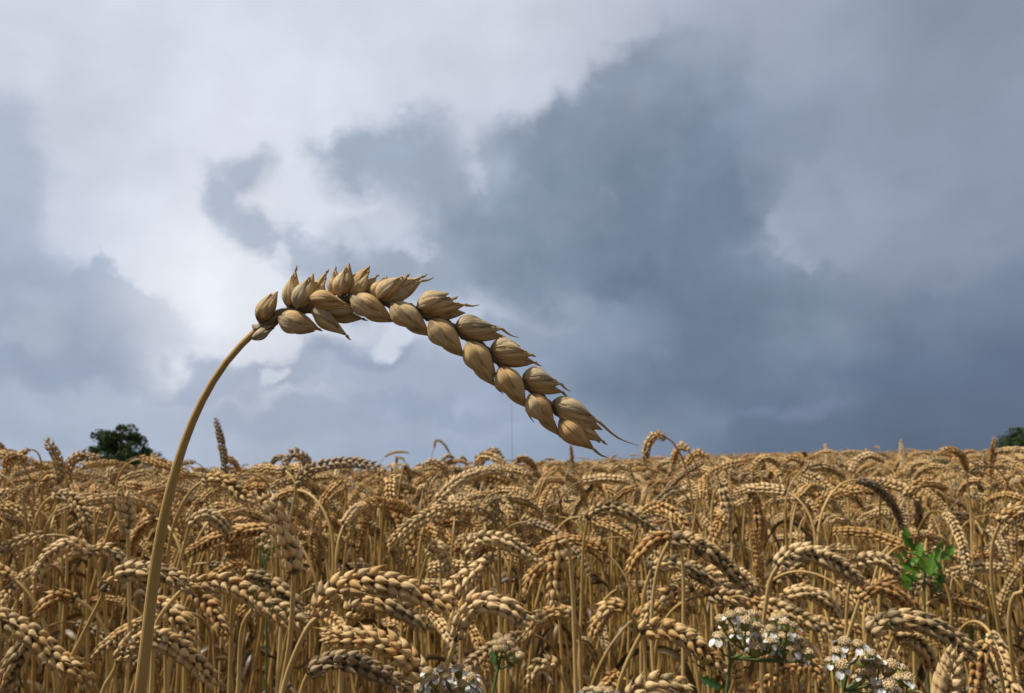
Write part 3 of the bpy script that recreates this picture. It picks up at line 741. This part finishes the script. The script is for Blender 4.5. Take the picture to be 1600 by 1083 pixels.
rnd = random.Random(11)
def field_points():
    pts = []
    bands = [(.66, 1.6, 410), (1.6, 3.0, 360), (3.0, 6.0, 200), (6.0, 12.0, 95), (12.0, 27.0, 46)]
    for y0, y1, dens in bands:
        xm = .78 * y1 + .7
        n = int((y1 - y0) * 2 * xm * dens)
        for _ in range(n):
            x, y = rnd.uniform(-xm, xm), rnd.uniform(y0, y1)
            if abs(x) > .78 * y + .7: continue
            if y > crest(x) + 6: continue
            # patchy heights and a thin place in front of the camera
            if y < .9 and mnoise.noise(Vector((x * 3.1, y * 3, 5))) > .25 and rnd.random() < .6: continue
            dz = mnoise.noise(Vector((x * 1.3, y * 1.3, 2))) * .050 + rnd.gauss(0, .030) + (.02 if rnd.random() < .06 else 0)
            dz += -.012 + .052 * min(1, max(0, (y - .65) / .55))
            if rnd.random() < .36: dz -= rnd.uniform(.02, .11)
            # the canopy's own swell: low to the left of the middle, higher to the right
            swell = np.interp(x / y, [-.65, -.52, -.15, .08, .35, .65], [.022, -.006, -.004, .004, .014, .020]) * y
            cap = EYE - TOP + swell + (rnd.uniform(.012, .034) * min(y, 4) if rnd.random() < .22 else .006 * y + .004 * abs(rnd.gauss(0, 1)) * y)
            cap -= terrain(x, y)
            if dz > cap: dz = cap - abs(rnd.gauss(0, .022))
            dz = max(-.16, dz)
            k = rnd.random()
            v = rnd.randrange(0, 14) if k < .52 else (rnd.randrange(14, 26) if k < .90 else rnd.randrange(26, 31))
            if v >= 26: dz = min(dz, .03)
            pts.append((x, y, terrain(x, y) + dz, v, rnd.uniform(0, 2 * math.pi), rnd.gauss(0, .13), rnd.gauss(0, .13)))
    return pts
PTS = field_points()
def apex(p):
    """where the ear of this plant sits, in the picture"""
    V = VAR[p[3]]
    return project((p[0], p[1], p[2] + TOP - .02))
scored = []
for idx, p in enumerate(PTS):
    x, y, d = apex(p)
    if -40 < x < 1640 and y < 1120: scored.append((d, idx, x, y))
scored.sort()
NIND = 300 - len(KEYS) - 1
chosen = scored[:NIND]
chosen_idx = {c[1] for c in chosen}

ZX = [(230, 'left of thick stem'), (430, 'right of thick stem'), (640, 'below grey skyline ear'), (840, 'below the big ear'), (1050, "below big ear's tip"),
      (1250, 'above the white flowers'), (1400, 'left of green weed'), (1520, 'around the green weed'), (9999, 'at right edge')]
ZY = [(745, 'skyline row'), (790, 'second row'), (850, 'upper rows'), (930, 'middle rows'), (9999, 'bottom rows')]
ORD = ['leftmost', 'second', 'third', 'fourth', 'fifth', 'sixth', 'seventh', 'eighth', 'ninth', 'tenth', 'eleventh', 'twelfth', 'thirteenth', 'fourteenth', 'fifteenth', 'sixteenth', 'seventeenth', 'eighteenth', 'nineteenth', 'twentieth']
cells = {}
for d, idx, x, y in chosen:
    p = PTS[idx]; kd = VAR[p[3]]['kind']
    zx = next(n for a, n in ZX if x < a); zy = next(n for a, n in ZY if y < a)
    c = math.cos(p[4]); s = math.sin(p[4])
    facing = 'right' if c > .5 else 'left' if c < -.5 else ('away' if s > 0 else 'towards viewer')
    tint = 'bleached ' if VAR[p[3]]['ear'].materials[0] == M_PALE else 'grey ' if VAR[p[3]]['ear'].materials[0] == M_GREY else ''
    shape = {'arched': tint + 'arched wheat ear bending ' + facing, 'hanging': tint + 'hanging wheat ear hooked ' + facing, 'upright': tint + 'upright wheat ear'}[kd]
    cells.setdefault((shape, zy, zx), []).append((x, idx))
label_of = {}
for (shape, zy, zx), L in cells.items():
    L.sort()
    for q, (x, idx) in enumerate(L):
        if len(L) == 1: label_of[idx] = 'lone %s, %s %s' % (shape, zy, zx)
        else: label_of[idx] = '%s %s%s, %s %s' % (ORD[q] if q < len(ORD) else 'further', '' if q == 0 else 'from left, ', shape, zy, zx)

def place_individuals():
    protos = {}
    for d, idx, x_, y_ in chosen:
        x, y, z, v, rz, rx, ry = PTS[idx]
        V = VAR[v]
        if v not in protos:
            root = empty('wheat_stalk', (0, 0, 0))
            parts = [link('stem', V['stem'], root), link('ear', V['ear'], root)]
            parts += [link('leaf', l, root) for l in V['leaves']]
            protos[v] = (root, parts)
        else:
            r0, p0 = protos[v]
            root = r0.copy(); COL.objects.link(root)
            for q in p0:
                c = q.copy(); COL.objects.link(c); c.parent = root
        root.location = (x, y, z); root.rotation_euler = (rx, ry, rz)
        tag(root, label_of[idx], 'wheat', G_EARS)
place_individuals()

def rest_of_field():
    hid = bpy.data.collections.new('wheat_variants')          # not linked to the scene: only drawn through the field object
    for V in VAR:
        me = bpy.data.meshes.new('wheat_plant')
        import bmesh
        bm = bmesh.new(); ms = []
        for part in [V['stem'], V['ear']] + V['leaves']:
            n0 = len(bm.faces); bm.from_mesh(part); bm.faces.ensure_lookup_table()
            for f in bm.faces[n0:]: f.material_index = len(ms)
            ms.append(part.materials[0])
        bm.to_mesh(me); bm.free()
        for m in ms: me.materials.append(m)
        o = bpy.data.objects.new('wheat_plant', me); hid.objects.link(o)
    rest = [p for i, p in enumerate(PTS) if i not in chosen_idx]
    me = bpy.data.meshes.new('wheat_field'); me.from_pydata([(p[0], p[1], p[2]) for p in rest], [], []); me.update()
    a = me.attributes.new('rot', 'FLOAT_VECTOR', 'POINT'); a.data.foreach_set('vector', [c for p in rest for c in (p[5], p[6], p[4])])
    a = me.attributes.new('idx', 'INT', 'POINT'); a.data.foreach_set('value', [p[3] for p in rest])
    o = link('wheat_field', me)
    tag(o, 'packed ripe wheat behind the front rows, reaching back to the skyline', 'wheat field', None, 'stuff')
    ng = bpy.data.node_groups.new('scatter_wheat', 'GeometryNodeTree')
    ng.interface.new_socket('Geometry', in_out='INPUT', socket_type='NodeSocketGeometry')
    ng.interface.new_socket('Geometry', in_out='OUTPUT', socket_type='NodeSocketGeometry')
    N, L = ng.nodes, ng.links
    gi, go = N.new('NodeGroupInput'), N.new('NodeGroupOutput')
    ci = N.new('GeometryNodeCollectionInfo'); ci.inputs['Collection'].default_value = hid
    ci.inputs['Separate Children'].default_value = True; ci.inputs['Reset Children'].default_value = True
    ip = N.new('GeometryNodeInstanceOnPoints'); ip.inputs['Pick Instance'].default_value = True
    ar = N.new('GeometryNodeInputNamedAttribute'); ar.data_type = 'FLOAT_VECTOR'; ar.inputs['Name'].default_value = 'rot'
    ai = N.new('GeometryNodeInputNamedAttribute'); ai.data_type = 'INT'; ai.inputs['Name'].default_value = 'idx'
    er = N.new('FunctionNodeEulerToRotation')
    m2p = N.new('GeometryNodeMeshToPoints')
    L.new(gi.outputs[0], m2p.inputs[0]); L.new(m2p.outputs[0], ip.inputs['Points'])
    L.new(ci.outputs[0], ip.inputs['Instance']); L.new(ar.outputs[0], er.inputs[0]); L.new(er.outputs[0], ip.inputs['Rotation'])
    L.new(ai.outputs[0], ip.inputs['Instance Index']); L.new(ip.outputs[0], go.inputs[0])
    md = o.modifiers.new('scatter', 'NODES'); md.node_group = ng
    print('field instances', len(rest))
    for o in COL.objects:
        if o.get('label') and len(o['label'].split()) > 16: print('LONG', o['label'])
rest_of_field()

# ------------------------------------------------------------------ yarrow among the wheat
def disc_mesh(rng, r):
    """a faded flower head: a dome of tiny ragged florets"""
    mb = MB()
    n = 34
    for k in range(n):
        u = (k + .5) / n; th = math.acos(1 - u * .95); ph = k * 2.39996
        d = np.array([math.sin(th) * math.cos(ph), math.sin(th) * math.sin(ph), math.cos(th)])
        p = d * r * np.array([1, 1, .75]); h = r * rng.uniform(.28, .5); w = r * .2
        a, b = norm(np.cross(d, [.3, .2, .9])), None; b = np.cross(d, a)
        ring = []
        for q in range(5):
            an = q * 2 * math.pi / 5
            ring.append((a * math.cos(an) + b * math.sin(an)))
        V = [p + x * w * .55 for x in ring] + [p + d * h * .6 + x * w * .7 for x in ring] + [p + d * h + x * w * 1.35 * rng.uniform(.6, 1.2) for x in ring] + [p + d * h * .7]
        Fc = []
        for q in range(5):
            q2 = (q + 1) % 5
            Fc += [(q, q2, 5 + q2, 5 + q), (5 + q, 5 + q2, 10 + q2, 10 + q), (10 + q, 10 + q2, 15, 15)]
        mb.add(V, Fc, np.full((16, 3), .5))
    ph = np.arange(10) / 10 * 2 * np.pi
    v = np.linspace(0, 1, 5)
    V = np.stack([np.outer(np.cos(v * 1.5), np.cos(ph)) * r, np.outer(np.cos(v * 1.5), np.sin(ph)) * r, np.outer(np.sin(v * 1.5), np.ones(10)) * r * .75], -1).reshape(-1, 3)
    mb.add(V, grid_faces(5, 10), np.full((50, 3), .5))
    return mb.mesh('disc', M_DISC)
def cup_mesh(r):
    mb = MB(); nu = 12; ph = np.arange(nu) / nu * 2 * np.pi
    z = np.array([-2.0, -1.9, -1.4, -.7, -.1, .12]); rr = np.array([.12, .45, .85, 1.0, .95, .75])
    rib = 1 + .07 * np.cos(ph * 6)
    V = np.stack([np.outer(rr, np.cos(ph) * rib) * r, np.outer(rr, np.sin(ph) * rib) * r, np.outer(z, np.ones(nu)) * r], -1).reshape(-1, 3)
    mb.add(V, grid_faces(6, nu), np.full((72, 3), .5)); return mb.mesh('cup', M_CUP)
def petal_mesh(r, mat):
    mb = MB(); nv, nu = 7, 7
    v = np.linspace(0, 1, nv); u = np.linspace(-1, 1, nu)
    W = np.array([.35, .6, .85, 1.0, 1.0, .85, .5]) * r * .74
    V = []
    for i in range(nv):
        for j in range(nu):
            notch = (.16 * (math.cos(u[j] * math.pi * 2.0)) - .16 * abs(u[j])) * (v[i] ** 3)
            V.append((r * .9 + (v[i] - notch * .6) * r * 1.4, u[j] * W[i], .1 * r - .55 * r * v[i] ** 2 + .12 * r * u[j] ** 2 * 1.5))
    mb.add(V, grid_faces(nv, nu, False), np.full((nv * nu, 3), .5)); return mb.mesh('petal', mat)
_r = np.random.RandomState(5)
HR = .0020
DISCS = [disc_mesh(_r, HR) for _ in range(3)]; CUP = cup_mesh(HR * .92); PET = petal_mesh(HR, M_PETAL); PETO = petal_mesh(HR, M_PETALOLD)

def yarrow(label, d, heads, forks, foot, white=.5, old=.2, seed=0, hs=1.0, leafpts=()):
    """heads: px of every flower head; forks: px junctions; foot: px of the stem at the frame"""
    rng = np.random.RandomState(seed)
    ft = at(foot[0], foot[1], d); base = np.array([ft[0] + .02, ft[1] + .04, terrain(ft[0], ft[1])])
    root = empty('yarrow_plant', tuple(base)); tag(root, label, 'flower', 'yarrow flowers growing in the wheat')
    J = [at(x, y, d + rng.uniform(-.006, .006)) for x, y in forks]
    mb = MB()
    tube(mb, catmull([base, (base + ft) / 2 + [.004, -.01, 0], ft, J[0]], 40) - base, np.linspace(.0014, .0009, 40), 9)
    for j in range(1, len(J)):
        m = (J[0] + J[j]) / 2 + np.array([0, 0, -.0006])
        tube(mb, catmull([J[0], m, J[j]], 10) - base, np.linspace(.0008, .0006, 10), 8)
    link('stem', mb.mesh('stem', M_GREENSTEM), root)
    for (x, y) in heads:
        p = at(x, y, d + rng.uniform(-.014, .014))
        jj = min(J, key=lambda q: np.linalg.norm(q - p + np.array([0, 0, .012])))
        s = hs * rng.uniform(.85, 1.18)
        ax = norm((p - jj) * .5 + np.array([0, 0, .012]) + rng.normal(size=3) * .003)
        bp = p - ax * HR * 1.9 * s
        mb = MB(); tube(mb, catmull([jj, (jj + bp) / 2 + np.array([(bp - jj)[0] * .12, 0, -.0006]), bp], 10) - base, np.linspace(.0005, .0004, 10), 6)
        sk = link('branch', mb.mesh('branch', M_GREENSTEM), root)
        head = link('flower_head', CUP, root)
        rot = Vector(tuple(ax)).to_track_quat('Z', 'Y').to_matrix().to_4x4() @ Matrix.Rotation(rng.rand() * 6, 4, 'Z')
        head.matrix_basis = Matrix.Translation(Vector(tuple(p - base))) @ rot @ Matrix.Scale(s, 4)
        dc = link('disc', DISCS[rng.randint(3)], head)
        n = 5
        for q in range(n):
            if rng.rand() > white: continue
            pt = link('petal', PETO if rng.rand() < old else PET, head)
            pt.rotation_euler = (rng.normal() * .25, rng.normal() * .4 + .45, q * 2 * math.pi / n + rng.normal() * .15)
            f = rng.uniform(.8, 1.15); pt.scale = (f, f, f)
    for (x, y, ang, l) in leafpts:
        p = at(x, y, d); mb = MB()
        feather_leaf(mb, p - base, np.array([math.cos(ang), .2, math.sin(ang)]), l, rng)
        link('leaf', mb.mesh('leaf', M_WEEDDARK), root)
    return root

def feather_leaf(mb, p, dirv, L, rng, lobes=7, wide=.55):
    """lobed ragged leaf blade"""
    dirv = norm(dirv); up = norm(np.array([rng.normal() * .7, -1, .35 + rng.normal() * .5])); side = norm(np.cross(dirv, up)); nrm = np.cross(side, dirv)
    n = 24; V = []; cols = 5
    for i in range(n):
        t = i / (n - 1)
        env = math.sin(math.pi * min(1, t * .92 + .06)) ** .7
        w = L * wide * .5 * env * (.40 + .60 * abs(math.sin(t * math.pi * lobes * .5)) ** 1.1) * rng.uniform(.9, 1.1)
        if i == n - 1: w = .0002
        c = p + dirv * L * t + nrm * (-.12 * L * t * t)
        for q in (-1, -.5, 0, .5, 1):
            V.append(c + side * w * q + dirv * abs(q) * L * .06 + nrm * abs(q) * w * .35)
    mb.add(V, grid_faces(n, cols, False), np.full((len(V), 3), .5))

hd1 = [(1127,968),(1142,962),(1158,958),(1168,963),(1153,968),(1177,962),(1133,975),(1165,972),(1148,990),(1124,996),(1168,996),(1181,980),(1190,988),(1198,994),
       (1212,970),(1219,966),(1226,975),(1236,980),(1204,984),(1228,995),(1219,1000),(1244,1000),(1254,1006),(1214,1014),(1206,1008),(1240,1014),(1262,1020),(1180,1012),(1186,985),(1203,1003),(1248,1022)]
yarrow('yarrow flower with a wide fading white and tan head on green forked stems', .40, hd1,
       [(1142,1028),(1138,1002),(1165,1018),(1196,1022),(1224,1030),(1244,1034)], (1134,1083), white=.66, old=.15, seed=1, hs=1.12, leafpts=[(1128,1076,2.7,.011)])
hd2 = [(1320,1004),(1308,1018),(1340,1008),(1298,1034),(1316,1040),(1362,1022),(1348,1030),(1372,1034),(1360,1040),(1394,1040),(1384,1046),(1408,1046),(1346,1054),(1358,1050),(1404,1060),(1382,1062),
       (1390,1072),(1418,1060),(1372,1072),(1424,1076),(1350,1066),(1364,1078),(1402,1082),(1340,1064),(1420,1090),(1388,1092),(1436,1088)]
yarrow('brown and white yarrow cluster cut by the bottom edge, right of the wider one', .38, hd2,
       [(1318,1078),(1326,1040),(1350,1056),(1372,1066),(1396,1088),(1410,1100)], (1318,1110), white=.55, old=.25, seed=2, hs=1.12)
hd3 = [(660,1058),(668,1050),(676,1062),(684,1052),(690,1046),(700,1044),(698,1056),(708,1050),(716,1046),(712,1060),(722,1056),(728,1050),(736,1060),(730,1066),(688,1066),(672,1072),(682,1078),(698,1070),
       (708,1074),(694,1082),(722,1070),(740,1072),(664,1068),(716,1082),(746,1080),(656,1076)]
yarrow('dense bright white yarrow cluster at the bottom, left of the centre', .37, hd3, [(700,1110),(680,1092),(716,1092),(736,1094)], (702,1130), white=.95, old=.03, seed=3, hs=1.0)
hd4 = [(778,996),(774,1006),(784,1004),(792,1000),(786,1012),(776,1014),(796,1008),(798,1018),(806,1016),(804,1024),(812,1026),(790,1022),(798,1030),(770,1022)]
yarrow('withered brown yarrow cluster with hardly any petals left, right of the bright white one', .42, hd4, [(778,1044),(782,1026),(796,1038)], (766,1083), white=.05, old=.8, seed=4, hs=.95,
       leafpts=[(770,1040,1.4,.012)])
hd5 = [(916,1080),(926,1078),(936,1080),(944,1078),(952,1082),(922,1088),(940,1088),(956,1088)]
yarrow('yarrow tops barely peeking over the bottom edge at the centre', .38, hd5, [(936,1110)], (936,1140), white=.5, old=.2, seed=5, hs=.95)
hd6 = [(402,842),(412,838),(422,846),(408,852),(418,856),(428,852)]
yarrow('small brown yarrow head on the left, beside the large pale upright ear', .62, hd6, [(414,878),(420,866)], (416,930), white=.0, old=.5, seed=6, hs=.9, leafpts=[(414,884,2.0,.008)])

def weed(label, d, leaves, foot, mat, seed):
    rng = np.random.RandomState(seed)
    ft = at(foot[0], foot[1], d); base = np.array([ft[0], ft[1] + .02, terrain(ft[0], ft[1])])
    root = empty('weed', tuple(base)); tag(root, label, 'weed', None)
    tops = [at(x, y, d) for x, y, a, l, w in leaves]
    c = np.mean(tops, axis=0)
    mb = MB(); tube(mb, catmull([base, (base + ft) / 2, ft, c], 30) - base, np.linspace(.0018, .001, 30), 8)
    link('stem', mb.mesh('stem', M_GREENSTEM), root)
    for (x, y, a, l, w), p in zip(leaves, tops):
        p = p + np.array([0, rng.uniform(-.015, .015), 0])
        mb = MB(); feather_leaf(mb, p - base, np.array([math.cos(a), rng.uniform(-.3, .3), math.sin(a)]), l, rng, 5, w)
        link('leaf', mb.mesh('leaf', mat), root)
weed('bright green lobed weed showing between the stalks at the right', .60,
     [(1444 + 27 * math.cos(q * 2.4) * ((q % 7 + 1) / 8) ** .5, 922 - 2.6 * q + 9 * math.sin(q * 1.9), .35 + (q * 1.37) % 2.4, .010 + .008 * ((q * .618) % 1), .5) for q in range(24)],
     (1446,990), M_WEED, 1)
weed('dark low green weed deep between the stalks in the bottom right', .66,
     [(1500,1010,2.6,.016,.4),(1515,1005,.5,.017,.4),(1508,1000,1.5,.014,.4),(1490,1050,2.0,.014,.4)], (1506,1060), M_WEEDDARK, 2)

def thin_grass(label, pts, d, r):
    P = [at(x, y, d) for x, y in pts]; b = P[0].copy(); b[2] = terrain(b[0], b[1])
    o = empty('grass_stem', tuple(b)); tag(o, label, 'grass stem', None)
    mb = MB(); tube(mb, catmull([b] + P, 30) - b, np.linspace(r, r * .5, 30), 6, .3); link('stem', mb.mesh('stem', M_STRAW), o)
thin_grass('hair thin straight dry stem rising to the underside of the big ear', [(801,740),(800,690),(799,630)], 1.4, .00055)

# ------------------------------------------------------------------ trees beyond the field
def tree(label, cx, cy_top, d, wpx, hpx, seed, name='broadleaf_tree', n=16000, lobes=None):
    rng = np.random.RandomState(seed)
    top = at(cx, cy_top, d); gz = terrain(top[0], top[1])
    base = np.array([top[0], top[1], gz]); H = top[2] - gz; Wd = wpx / F * d * .5
    root = empty(name, tuple(base)); tag(root, label, 'tree', None)
    mb = MB(); tube(mb, catmull([[0,0,-.3],[.05,0,H*.2],[-.05,.05,H*.45],[0,0,H*.75]], 16), np.linspace(H*.035, H*.01, 16), 10)
    link('trunk', mb.mesh('trunk', M_BARK), root)
    tips = []
    for k in range(70):
        dv = norm(rng.normal(size=3)) * rng.rand() ** .3; z0 = H * rng.uniform(.2, .5)
        taper = 1 - .22 * max(0, dv[2])
        e = np.array([dv[0] * Wd * .84 * taper, dv[1] * Wd * .84 * taper, H * (.54 + .42 * dv[2])]); tips.append(e)
        if k < 14:
            mb = MB(); tube(mb, catmull([[0,0,z0], e * .5 + np.array([0,0,z0*.45]), e], 8), np.linspace(H*.012, H*.003, 8), 6)
            link('limb', mb.mesh('limb', M_BARK), root)
    tips.append(np.array([0, 0, H * .93])); tips.append(np.array([Wd*.1, 0, H*.6])); tips.append(np.array([-Wd*.2, 0, H*.45]))
    V = []; Fc = []
    lobR = [Wd * rng.uniform(.14, .27) for _ in tips]
    for q in range(n):
        k = rng.randint(len(tips)); c = tips[k]; dvec = norm(rng.normal(size=3)); rr = lobR[k] * rng.rand() ** .45
        p = c + dvec * rr * np.array([1, 1, .8])
        if p[2] > H: p[2] = H - rng.rand() * .1
        s = H * rng.uniform(.010, .024); a = norm(rng.normal(size=3)); b = norm(np.cross(a, rng.normal(size=3)))
        i = len(V); V += [p - a * s, p + b * s * .5, p + a * s, p - b * s * .5]; Fc.append((i, i + 1, i + 2, i + 3))
    mb = MB(); mb.add(np.array(V), np.array(Fc), np.zeros((len(V), 3)))
    me = mb.mesh('crown', M_TREELEAF); me.polygons.foreach_set('use_smooth', [False] * len(me.polygons))
    link('crown', me, root)
tree('round dark tree rising beyond the wheat at the left', 190, 660, 70, 108, 70, 1, n=20000)
tree('small low tree beside the round one, left of the thick bent stem', 248, 704, 72, 66, 40, 2, n=3500)
tree('dark tree crown cut by the right edge on the skyline', 1594, 668, 60, 110, 60, 4)
tree('low dark tree filling in beneath the crown at the right edge', 1640, 684, 64, 90, 50, 5, n=4000)
